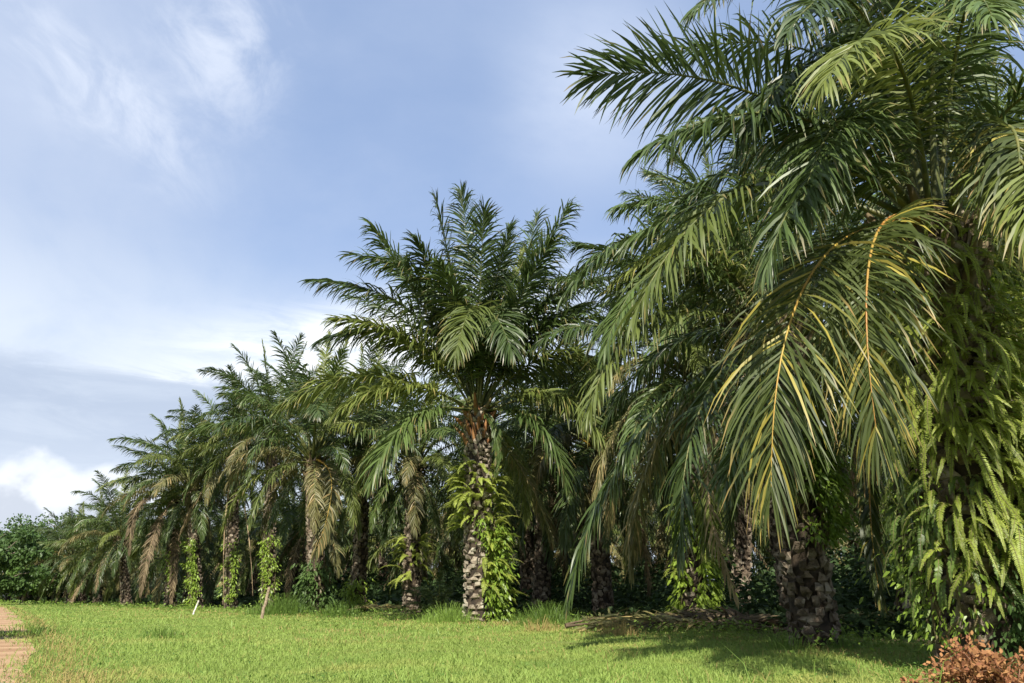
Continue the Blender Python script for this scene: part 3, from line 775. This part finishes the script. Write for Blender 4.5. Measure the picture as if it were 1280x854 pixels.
def vine_plant(pk, label, z0, z1, az_c, az_w, cnt, mats, leaf=0.11, bulge=0.25, seed=0, name='climbing_vine', group='vines climbing the palm trunks'):
    p = PALMS[pk]; g = np.random.default_rng(400 + seed)
    o0 = on_trunk(p, z0, R(az_c))
    root = thing(name, label, 'vine', tuple(o0), group)
    st_ = MB(); lf = MB()
    Ps, Ds = [], []
    for s_ in range(6):
        th = R(az_c + az_w * g.uniform(-0.8, 0.8)); zz = np.linspace(z0, z1 - g.uniform(0, 0.3) * (z1 - z0), 14)
        ths = th + np.cumsum(g.normal(0, 0.13, 14))
        pts = np.array([on_trunk(p, a_, b_, 0.05 + 0.05 * g.random()) for a_, b_ in zip(zz, ths)]) - o0
        st_.tube(pts, np.linspace(0.018, 0.008, 14), 5, 0)
        m = int(cnt * 1.9) // 6
        tt = g.uniform(0, 1, m)
        q = np.stack([np.interp(tt, np.linspace(0, 1, 14), pts[:, i]) for i in range(3)], 1)
        an = np.interp(tt, np.linspace(0, 1, 14), ths) + g.normal(0, 0.6, m)
        od = np.stack((np.cos(an), np.sin(an), np.zeros(m)), 1)
        gap = np.sin(tt * (z1 - z0) * 4.1 + s_ * 2.7) + 0.6 * np.sin(tt * (z1 - z0) * 9.7 + s_) > g.uniform(-0.9, 0.5)
        m = int(gap.sum()); q, an, od, tt = q[gap], an[gap], od[gap], tt[gap]
        q = q + od * (np.abs(g.normal(0, bulge, m)))[:, None] + g.normal(0, 0.06, (m, 3))
        q[:, 2] = np.maximum(q[:, 2], -o0[2] + 0.05)
        Ps.append(q); Ds.append(nrm(od + np.stack((g.normal(0, .4, m), g.normal(0, .4, m), g.uniform(-1.3, 0.1, m)), 1)))
    P = np.concatenate(Ps); D = np.concatenate(Ds); K = len(P)
    ln = leaf * g.uniform(0.5, 1.35, K)
    W = nrm(np.cross(D, nrm(g.normal(0, 1, (K, 3)) + np.array((0, 0, 1.2))))) * (ln * 0.19)[:, None]
    D2 = nrm(D + np.array((0, 0, -0.6)))
    pts = np.stack((P, P + D * (ln * 0.35)[:, None], P + D * (ln * 0.35)[:, None] + D2 * (ln * 0.4)[:, None], P + D * (ln * 0.35)[:, None] + D2 * (ln * 0.75)[:, None]), 1)
    lf.ribbons(pts, np.stack((W * 0.25, W, W * 0.8, W * 0.06), 1), 0, g.random(K))
    link('stem', st_.mesh('stem', [M_STEM]), root)
    link('foliage', lf.mesh('foliage', [mats]), root)
    return root


# great palm: ferns from the crown down to the ground
fern_plant('great', 'lit fern mass high on the huge right palm trunk, just under its crown', 3.9, 5.2, -100, 100, 98, FERNH, 0.85, 1)
fern_plant('great', 'pale drooping fern curtain on the left side of the huge right palm trunk', 2.2, 3.9, -140, 70, 99, FERNH, 0.95, 2)
fern_plant('great', 'bright arching ferns on the front of the huge right palm trunk', 1.5, 3.8, -60, 70, 99, FERNH, 0.95, 3)
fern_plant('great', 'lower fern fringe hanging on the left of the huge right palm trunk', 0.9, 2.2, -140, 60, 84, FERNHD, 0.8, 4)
vine_plant('great', 'leafy yellow green vine covering the upper huge right palm trunk', 2.6, 5.3, -80, 90, 550, M_VINE, 0.085, 0.18, 5)
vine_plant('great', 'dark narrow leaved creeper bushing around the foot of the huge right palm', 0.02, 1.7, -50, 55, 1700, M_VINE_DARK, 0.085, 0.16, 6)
vine_plant('great', 'light green vine falling beside the left foot of the huge right palm', 0.3, 2.2, -165, 40, 420, M_VINE, 0.08, 0.18, 7)
fern_plant('great', 'topmost fern tuft in the crown base of the huge right palm', 4.3, 5.5, -120, 110, 84, FERNH, 0.8, 31)
fern_plant('great', 'long pale ferns hanging in the middle of the huge right palm trunk', 2.4, 4.2, -95, 60, 99, FERNH, 1.05, 32)
fern_plant('great', 'fern fringe on the right side of the huge right palm trunk', 1.4, 4.0, -20, 60, 99, FERNH, 1.0, 33)
fern_plant('great', 'scattered low ferns before the dark creeper of the huge right palm', 0.8, 1.9, -85, 60, 62, FERNH, 0.85, 34)
fern_plant('great', 'fern strands trailing down the middle front of the huge right palm trunk', 1.2, 3.0, -95, 65, 95, FERNH, 0.8, 36)
fern_plant('great', 'olive fern strands low on the right front of the huge right palm trunk', 0.9, 2.6, -40, 50, 85, FERNHD, 0.8, 37)
fern_plant('great', 'dense fern strands below the hanging orange stemmed frond on the huge right trunk', 2.6, 4.4, -150, 55, 95, FERNH, 0.75, 38)
# second palm
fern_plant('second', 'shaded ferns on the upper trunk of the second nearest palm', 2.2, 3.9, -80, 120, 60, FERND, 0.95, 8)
vine_plant('second', 'sunlit vine on the right side of the second nearest palm trunk', 1.7, 3.8, -40, 70, 900, M_VINE, 0.12, 0.24, 9)
# centre palm
fern_plant('centre', 'bright fern collar around the upper trunk of the centre palm', 3.4, 5.2, -90, 150, 95, FERN, 1.15, 10)
fern_plant('centre', 'fern tresses on the left side of the centre palm trunk below its crown', 3.0, 5.0, -165, 50, 40, FERN, 1.15, 35)
fern_plant('centre', 'yellow green fern down the right side of the centre palm trunk', 0.6, 3.6, -25, 45, 95, FERN, 1.15, 11)
vine_plant('centre', 'glowing light green vine at the right foot of the centre palm', 0.02, 3.4, -30, 40, 1300, M_VINE, 0.16, 0.3, 12)
# others
vine_plant('vinecolumn', 'bright green vine column standing left of the second nearest palm, in the grove', 0.02, 4.2, -110, 70, 1500, M_VINE, 0.2, 0.2, 13)
fern_plant('vinecolumn', 'ferns mixed into the bright vine column in the grove', 1.5, 4.0, -110, 80, 40, FERN, 1.2, 14)
fern_plant('fernpost', 'small bright fern on the short shaded trunk left of the centre palm', 1.4, 3.6, -90, 90, 50, FERN, 1.4, 15)
vine_plant('vineleft', 'light green vine wrapping the trunk at the left grove edge', 0.02, 5.4, -90, 50, 900, M_VINE, 0.19, 0.16, 16)
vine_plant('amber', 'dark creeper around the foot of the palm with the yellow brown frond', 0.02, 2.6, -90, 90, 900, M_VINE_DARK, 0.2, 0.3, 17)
vine_plant('slim', 'leafy creeper at the foot of the palm with the bare lower trunk', 0.02, 2.0, -80, 90, 700, M_VINE, 0.2, 0.4, 18)
vine_plant('twin', 'light vine on the trunk behind the pole-like dead fronds', 0.5, 4.9, -100, 45, 500, M_VINE, 0.18, 0.14, 19)
vine_plant('greybeard', 'bright vine patch on the trunk of the palm with grey dead fronds', 1.0, 4.8, -80, 45, 420, M_VINE, 0.19, 0.16, 20)
vine_plant('shoulder', 'vine on the trunk of the tall palm topping the left skyline', 0.5, 5.2, -70, 55, 600, M_VINE, 0.17, 0.16, 21)
vine_plant('between', 'vine curtain in the gap between the two nearest trunks', 0.1, 4.4, -90, 120, 1600, M_VINE, 0.15, 0.5, 22)
fern_plant('between', 'ferns in the gap between the two nearest trunks', 1.0, 4.0, -90, 120, 70, FERND, 1.2, 23)
vine_plant('rightedge', 'sunlit vine mass at the right edge of the picture behind the huge trunk', 1.0, 5.4, -110, 110, 1600, M_VINE, 0.14, 0.5, 24)

# ------------------------------------------------------------------ broad-leaved trees at the far left
def broad_tree(label, x, y, h, wdt, seed, mat, group='broad-leaved trees beyond the grove', leaf=0.42, low=0.12, cnt=5200):
    g = np.random.default_rng(800 + seed)
    root = thing('broadleaf_tree', label, 'tree', (x, y, 0), group)
    tb = MB(); ends = []
    top = np.array((g.normal(0, 0.4), g.normal(0, 0.4), h * 0.72))
    tb.tube(np.array([(0, 0, -0.05), top * 0.35 + g.normal(0, 0.15, 3), top * 0.7, top]), (h * 0.028, h * 0.022, h * 0.014, h * 0.006), 8)
    bm_ = MB()
    for i in range(17):
        f = g.uniform(0.15, 1.0); a = i * 2.4 + g.normal(0, 0.3)
        st_ = top * f; L = wdt * 0.5 * g.uniform(0.55, 1.0) * (1.1 - 0.5 * abs(f - 0.45))
        e = R(g.uniform(5, 55))
        en = st_ + np.array((math.cos(a) * math.cos(e), math.sin(a) * math.cos(e), math.sin(e))) * L
        bm_.tube(np.array([st_, (st_ + en) / 2 + np.array((0, 0, L * 0.1)), en]), (h * 0.009, h * 0.006, h * 0.002), 5)
        ends.append(en); ends.append((st_ + en) / 2 + g.normal(0, 0.5, 3))
    ends.append(top * 1.08); ends = np.array(ends)
    lf = MB()
    k = g.integers(0, len(ends), cnt)
    P = ends[k] + nrm(g.normal(0, 1, (cnt, 3))) * (g.random(cnt) ** 0.45 * h * 0.125)[:, None] * np.array((1.15, 1.15, 0.8))
    P[:, 2] = np.maximum(P[:, 2], h * low * g.uniform(0.4, 1, cnt))
    D = nrm(g.normal(0, 1, (cnt, 3)) + np.array((0, 0, -0.4)))
    W = nrm(np.cross(D, g.normal(0, 1, (cnt, 3))))
    ln = leaf * g.uniform(0.6, 1.3, cnt)
    pts = np.stack((P, P + D * (ln * 0.5)[:, None], P + D * ln[:, None] + np.array((0, 0, -0.05))), 1)
    lf.ribbons(pts, np.stack((W * 0.05, W * 0.3, W * 0.04), 1) * ln[:, None, None], 0, g.random(cnt))
    link('trunk', tb.mesh('trunk', [M_BARK]), root)
    link('branches', bm_.mesh('branches', [M_BARK]), root)
    link('crown', lf.mesh('crown', [mat]), root)
    return root


BT = [(8, 118, 13.5, 15, 'dark tall tree at the far left edge of the picture'), (45, 128, 14, 14, 'dark tree right of the leftmost tall tree, beyond the road'),
      (82, 122, 15, 13, 'round topped tree behind the last palm of the row'), (120, 140, 16.5, 14, 'tree rising between the last palm and the low palms'),
      (-40, 110, 13, 15, 'tree just outside the left edge, beyond the road'), (165, 150, 17, 15, 'tree behind the low palms at the far left end of the grove'),
      (28, 98, 7.5, 9, 'bright bushy tree low at the far left, beside the road'), (-8, 82, 7.0, 9, 'dark low tree overhanging the road at the left edge')]
BT.append((-330, 13.0, 6.0, 5.0, 'roadside tree outside the left edge that shades the dirt road'))
for i, (px, Y, h, wd, lab) in enumerate(BT):
    broad_tree(lab, gx(px, Y), Y, h, wd, i, M_TREE if i in (2, 6, 3) else M_TREE_B, low=0.05, cnt=6000)

# ------------------------------------------------------------------ lawn
def blades(N, lo, hi, dmin, dmax, keep, seed, wscale=1.0, xmin=-0.8, xmax=0.78):
    g = np.random.default_rng(seed)
    d = np.exp(g.uniform(math.log(dmin), math.log(dmax), N))
    x = g.uniform(xmin, xmax, N) * (d + 2.0)
    m = keep(x, d, g); x, d = x[m], d[m]; K = len(x)
    return g, x, d, K


def clump_noise(x, y):
    return (np.sin(x * 1.3 + np.sin(y * 0.9) * 2) * np.sin(y * 1.1 + np.sin(x * 0.7) * 2) + np.sin(x * 0.37 + 1.2) * np.sin(y * 0.29 + 0.5) + 0.6 * np.sin(x * 3.1 + y * 2.3) * np.sin(y * 3.7 - x * 1.9)) / 2.6


def lawn_keep(x, y, g):
    off_road = x - road_edge_x(y) + 0.35 * np.sin(y * 0.9) * np.minimum(1, y / 15)
    ok = (off_road > g.normal(0.0, 0.28, len(x))) | (off_road < -4.7)
    tongue = (np.abs(y - (17.3 + (x + 11) * 0.1)) < 1.0) & (x > -13.2)
    ok |= tongue & (g.random(len(x)) < 0.8)
    bh = behind(x, y)
    ok &= g.random(len(x)) < np.clip(1 - (bh - 0.5) / 9.0, 0.05, 1)
    return ok


def make_grass(name, N, seed, mat, hmin, hmax, keep, dmin=3.2, dmax=110, lean=0.8, wide=1.0, label=None, cat=None):
    g, x, y, K = blades(N, 0, 0, dmin, dmax, keep, seed)
    cn = clump_noise(x, y)
    h = (hmin + (hmax - hmin) * g.random(K) ** 1.6) * np.clip(1.0 + 0.8 * cn, 0.4, 2)
    a = g.uniform(0, 6.28, K)
    ld = np.stack((np.cos(a), np.sin(a), np.zeros(K)), 1) * (h * lean * g.uniform(0.3, 1.6, K))[:, None]
    P = np.stack((x, y, np.zeros(K)), 1)
    up = np.zeros((K, 3)); up[:, 2] = h
    wd = np.maximum(0.0036, y * 0.00036) * g.uniform(0.7, 1.3, K) * wide
    ww = g.uniform(0, 6.28, K)
    W = np.stack((np.cos(ww), np.sin(ww) * 0.6, np.zeros(K)), 1) * (wd)[:, None]
    pts = np.stack((P, P + ld * 0.35 + up * 0.6, P + ld + up * (1 - 0.25 * lean)), 1)
    mb = MB(); mb.ribbons(pts, np.stack((W, W * 0.8, W * 0.1), 1), 0, np.clip(g.random(K) * 0.8 + 0.2 * (cn + 0.5), 0, 1))
    return tag(link(name, mb.mesh(name, [mat])), label, cat, None, 'stuff')


make_grass('lawn_grass', 680000, 21, M_GRASS, 0.022, 0.085, lambda x, y, g: lawn_keep(x, y, g) & (g.random(len(x)) < np.clip(1.0 + 1.3 * np.minimum(clump_noise(x * 1.1 + 5, y * 0.8) + 0.25, 0) + 0.9 * np.minimum(clump_noise(x * 3.3, y * 2.9) + 0.3, 0), 0.12, 1)), label='short bright green grass of the sunlit lawn', cat='grass')


def cover_keep(x, y, g):
    bh = behind(x, y)
    cn = clump_noise(x * 0.7, y * 0.7)
    pr = np.exp(-((bh + 0.2) / 3.4) ** 2) * np.clip(0.65 + 1.2 * cn, 0, 1) + 0.16 * (bh > 2)
    return (g.random(len(x)) < pr) & (bh < 45)


g, x, y, K = blades(260000, 0, 0, 7, 120, cover_keep, 22)
cn = clump_noise(x * 0.7, y * 0.7)
z = g.random(K) ** 1.2 * np.clip(0.30 + 0.30 * cn, 0.06, 0.6)
D = nrm(np.stack((g.normal(0, 1, K), g.normal(0, 1, K), g.uniform(-0.2, 0.9, K)), 1))
ln = np.maximum(0.07, y * 0.0026) * g.uniform(0.6, 1.4, K)
W = nrm(np.cross(D, g.normal(0, 1, (K, 3)) + np.array((0, 0, 1.5)))) * (ln * 0.28)[:, None]
P = np.stack((x, y, z), 1)
mb = MB(); mb.ribbons(np.stack((P, P + D * (ln * 0.5)[:, None], P + D * ln[:, None] + np.array((0, 0, -0.02))), 1), np.stack((W * 0.2, W, W * 0.08), 1), 0, g.random(K))
tag(link('ground_cover', mb.mesh('ground_cover', [M_COVER])), 'low leafy ground cover along the foot of the palms', 'ground cover', None, 'stuff')


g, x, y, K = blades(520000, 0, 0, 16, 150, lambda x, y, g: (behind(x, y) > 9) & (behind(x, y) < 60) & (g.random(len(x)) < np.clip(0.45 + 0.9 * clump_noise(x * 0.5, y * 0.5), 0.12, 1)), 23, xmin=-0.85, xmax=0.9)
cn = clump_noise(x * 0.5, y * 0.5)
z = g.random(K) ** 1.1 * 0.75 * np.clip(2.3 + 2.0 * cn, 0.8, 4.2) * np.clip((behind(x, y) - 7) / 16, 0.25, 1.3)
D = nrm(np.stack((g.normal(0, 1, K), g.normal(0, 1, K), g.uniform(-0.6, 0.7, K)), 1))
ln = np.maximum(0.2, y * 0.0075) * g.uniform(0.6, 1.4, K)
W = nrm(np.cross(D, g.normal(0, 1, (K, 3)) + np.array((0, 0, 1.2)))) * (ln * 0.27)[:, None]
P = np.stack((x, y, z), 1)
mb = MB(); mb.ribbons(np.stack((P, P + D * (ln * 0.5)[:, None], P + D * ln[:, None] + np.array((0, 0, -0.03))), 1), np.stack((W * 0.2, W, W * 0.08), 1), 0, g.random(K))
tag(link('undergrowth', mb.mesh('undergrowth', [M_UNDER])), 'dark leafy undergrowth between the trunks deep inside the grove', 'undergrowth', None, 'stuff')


def weeds_keep(x, y, g):
    cn = clump_noise(x * 2.1 + 3, y * 1.6 - 2) + 0.6 * clump_noise(x * 0.45, y * 0.5 + 7)
    near_trees = np.clip((behind(x, y) + 9) / 9, 0, 1)
    return lawn_keep(x, y, g) & (behind(x, y) < 3) & (g.random(len(x)) < np.clip(0.05 + 1.1 * cn + 0.35 * near_trees, 0.03, 1))


g, x, y, K = blades(170000, 0, 0, 3.2, 90, weeds_keep, 27)
z = g.random(K) * 0.12
D = nrm(np.stack((g.normal(0, 1, K), g.normal(0, 1, K), g.uniform(-0.2, 0.5, K)), 1))
ln = np.maximum(0.034, y * 0.0021) * g.uniform(0.6, 1.4, K)
W = nrm(np.cross(D, g.normal(0, 0.4, (K, 3)) + np.array((0, 0, 1.5)))) * (ln * 0.32)[:, None]
P = np.stack((x, y, z), 1)
mb = MB(); mb.ribbons(np.stack((P, P + D * (ln * 0.5)[:, None], P + D * ln[:, None] + np.array((0, 0, -0.006))), 1), np.stack((W * 0.25, W, W * 0.1), 1), 0, g.random(K))
tag(link('lawn_weeds', mb.mesh('lawn_weeds', [M_WEED])), 'patches of small leaved weeds among the lawn grass', 'weeds', None, 'stuff')
make_grass('wild_grass', 26000, 28, M_TALLGRASS, 0.12, 0.42, lambda x, y, g: lawn_keep(x, y, g) & (g.random(len(x)) < 0.05 * np.clip(clump_noise(x * 1.7, y * 1.5) + 0.2, 0, 1) + np.exp(-((behind(x, y) + 0.6) / 1.5) ** 2) * np.clip(0.5 + clump_noise(x * 0.9, y * 0.8), 0, 1)), dmin=5, lean=0.6, wide=1.3, label='loose taller grass where the lawn meets the palms', cat='grass')


def dry_keep(x, y, g):
    cn = clump_noise(x * 0.8 + 11, y * 0.7)
    off = x - road_edge_x(y)
    verge = np.exp(-((off - 0.35) / 0.45) ** 2) * 0.9
    band = np.exp(-((behind(x, y) + 2.6) / 1.5) ** 2) * np.clip(0.3 + cn, 0, 1) * 0.7
    return lawn_keep(x, y, g) & (g.random(len(x)) < verge + band + np.clip(cn - 0.12, 0, 1) * 0.7 + 0.012)


make_grass('dry_grass', 240000, 29, M_DRYGRASS, 0.05, 0.15, dry_keep, label='dry straw patches and verge in the lawn', cat='dry grass')


def tuft(label, px, Y, h, rad, cnt, mat, seed, name='grass_tuft', group='taller grass tufts at the lawn edge', wd=0.011):
    g = np.random.default_rng(900 + seed)
    K = cnt
    th = g.uniform(0, 6.28, K); rr = rad * 0.85 * g.random(K) ** 0.8
    P = np.stack((np.cos(th) * rr * 1.2, np.sin(th) * rr, np.zeros(K)), 1)
    hh = h * g.uniform(0.2, 1.1, K) * np.exp(-(rr / rad / 0.85) ** 2); a = th + g.normal(0, 0.7, K)
    ld = np.stack((np.cos(a), np.sin(a), np.zeros(K)), 1) * (hh * g.uniform(0.1, 0.8, K))[:, None]
    up = np.zeros((K, 3)); up[:, 2] = hh
    ww = g.uniform(0, 6.28, K); W = np.stack((np.cos(ww), np.sin(ww), np.zeros(K)), 1) * (max(wd, Y * 0.0005) * 0.6)
    mb = MB(); mb.ribbons(np.stack((P, P + ld * 0.25 + up * 0.55, P + ld * 0.6 + up * 0.88, P + ld * 1.2 + up * 0.82), 1), np.stack((W, W * 0.9, W * 0.6, W * 0.05), 1), 0, g.random(K))
    o = link(name, mb.mesh(name, [mat]), None, (gx(px, Y), Y, 0))
    return tag(o, label, 'grass tuft', group)


tuft('wide stand of tall grass right of the leaning wooden post', 352, 36, 1.1, 1.6, 900, M_TALLGRASS, 1)
tuft('tall grass tuft at the left of the centre palm foot', 560, 25.2, 0.75, 1.0, 600, M_TALLGRASS, 2)
tuft('tall grass growing right of the centre palm foot', 685, 23.5, 0.8, 1.1, 700, M_TALLGRASS, 3)
tuft('dry straw coloured grass tuft in front of the fallen fronds', 675, 19.5, 0.42, 0.5, 160, M_DRYGRASS, 4)
tuft('dry grass tuft left of the fallen frond heap', 775, 17.5, 0.4, 0.6, 200, M_DRYGRASS, 5)
tuft('coarse grass tuft alone in the open lawn at the left', 200, 16, 0.28, 0.5, 220, M_TALLGRASS, 6)
tuft('grass tuft at the foot of the yellow brown frond palm', 425, 33, 0.7, 1.0, 500, M_TALLGRASS, 7)
tuft('dark grass tuft beside the road at the left edge', 40, 17.3, 0.3, 0.9, 320, M_TALLGRASS, 8)
tuft('grass tuft at the left foot of the second nearest palm', 985, 12.9, 0.3, 0.4, 200, M_TALLGRASS, 9)
tuft('grass tuft at the right foot of the second nearest palm', 1055, 12.9, 0.28, 0.35, 180, M_TALLGRASS, 10)

# ------------------------------------------------------------------ young palm bush, fallen fronds, dead shrub, posts
bush = thing('young_palm', 'young dark green palm bush left of the centre palm trunk', 'palm bush', (gx(548, 33), 33, 0))
for i in range(11):
    link('frond', FR[['mid', 'high', 'up'][i % 3], 'far', i % 4], bush, (0, 0, 0.05), (0, 0, i * 2.4), 0.36)

FALL = [(800, 20.5, 0.2, 'left end of the fallen frond heap, a dry grey brown frond'), (850, 19.0, 3.0, 'long grey fallen frond lying at the front of the heap'),
        (905, 21, 2.7, 'pale dry fallen frond on top of the heap behind the front one'), (930, 19.3, 0.35, 'fallen frond pointing to the second nearest palm trunk'),
        (870, 23, -0.3, 'fallen frond at the back of the heap, by the vine column'), (780, 22, 0.5, 'dark fallen frond at the far left of the heap, half in the weeds'), (890, 20.2, 3.3, 'dark fallen frond lying across the middle of the heap'), (840, 21.5, 2.9, 'grey fallen frond on the back left of the heap'), (1080, 17.5, 0.2, 'fallen frond lying in shade right of the second nearest palm'),
        (1130, 19, 2.9, 'brown fallen frond in the gap between the two nearest trunks'), (470, 37, 0.1, 'fallen frond on the ground by the palm with bare lower trunk')]
for i, (px, Y, a, lab) in enumerate(FALL):
    g = np.random.default_rng(950 + i)
    mb = MB(); L = g.uniform(3.6, 4.8)
    s = np.linspace(0, 1, 14)
    C = np.stack((s * L - L / 2, 0.25 * np.sin(s * 2.5), 0.09 + 0.30 * np.sin(s * math.pi) * g.uniform(0.3, 1)), 1)
    frond_into(mb, C, 70, 0.75, 0.05, 0.12, seed=960 + i, plum=0.6, rad=0.026, petiole=0.16, ragged=0.2)
    for vv in mb.v: vv[:, 2] = np.maximum(vv[:, 2], 0.02 + 0.02 * np.abs(np.sin(vv[:, 0] * 40)))
    me = mb.mesh('fallen_frond', [M_FALLEN if i in (2, 3, 6) else M_FROND_HALF, M_RACHIS_FALLEN])
    tag(link('fallen_frond', me, None, (gx(px, Y), Y, 0.0), (0, 0, a)), lab, 'palm frond', 'fallen palm fronds on the ground')

# red brown dead shrub in the lower right corner
ds = thing('dead_shrub', 'heap of rust red dead leafy branches before the huge right palm', 'dead shrub', (gx(1240, 7.0), 7.0, 0))
g = np.random.default_rng(77)
tw = MB(); lf = MB()
for i in range(60):
    a = g.uniform(0, 6.28); e = R(g.uniform(5, 70)); L = g.uniform(0.25, 0.56)
    p0 = np.array((g.normal(0, 0.11), g.normal(0, 0.12), 0.02)); en = p0 + np.array((math.cos(a) * math.cos(e) * 1.0, math.sin(a) * math.cos(e) * 0.7, math.sin(e) * 0.85)) * L
    mid = (p0 + en) / 2 + np.array((0, 0, 0.07))
    tw.tube(np.array([p0, mid, en]), (0.007, 0.005, 0.002), 4)
    m = 70
    tt = g.uniform(0.15, 1, m)[:, None]
    P = (1 - tt) ** 2 * p0 + 2 * tt * (1 - tt) * mid + tt ** 2 * en + g.normal(0, 0.025, (m, 3))
    P[:, 2] = np.maximum(P[:, 2], 0.015)
    D = nrm(nrm((en - p0)[None]) * 0.7 + g.normal(0, 0.6, (m, 3))); ln = g.uniform(0.025, 0.055, m)
    W = nrm(np.cross(D, g.normal(0, 1, (m, 3)))) * (ln * 0.33)[:, None]
    lf.ribbons(np.stack((P, P + D * (ln * .5)[:, None], P + D * ln[:, None]), 1), np.stack((W * .3, W, W * .1), 1), 0, g.random(m))
link('twigs', tw.mesh('twigs', [M_TWIG]), ds); link('dead_leaves', lf.mesh('dead_leaves', [M_DEADLEAF]), ds)


def post(label, px, Y, h, r, lean, mat, seed):
    g = np.random.default_rng(seed)
    z = np.linspace(-0.1, h, 9); s = np.clip(z / h, 0, 1)
    P = np.stack((lean * s + g.normal(0, 0.008, 9), g.normal(0, 0.008, 9), z), 1)
    mb = MB(); mb.tube(P, r * np.linspace(1.1, 0.85, 9) * g.uniform(0.93, 1.07, 9), 9)
    top = P[-1]
    mb.tube(np.array([top - (0, 0, 0.02), top + (0, 0, 0.015)]), (r * 0.84, 0.01), 9)
    return tag(link('fence_post', mb.mesh('fence_post', [mat], smooth=False), None, (gx(px, Y), Y, 0)), label, 'post', None)


post('short white painted post leaning to the right in the grass', 241, 36, 0.62, 0.036, 0.18, M_WHITE, 1)
post('weathered brown wooden post leaning slightly beside tall grass', 327, 30, 1.15, 0.06, 0.17, M_POST, 2)
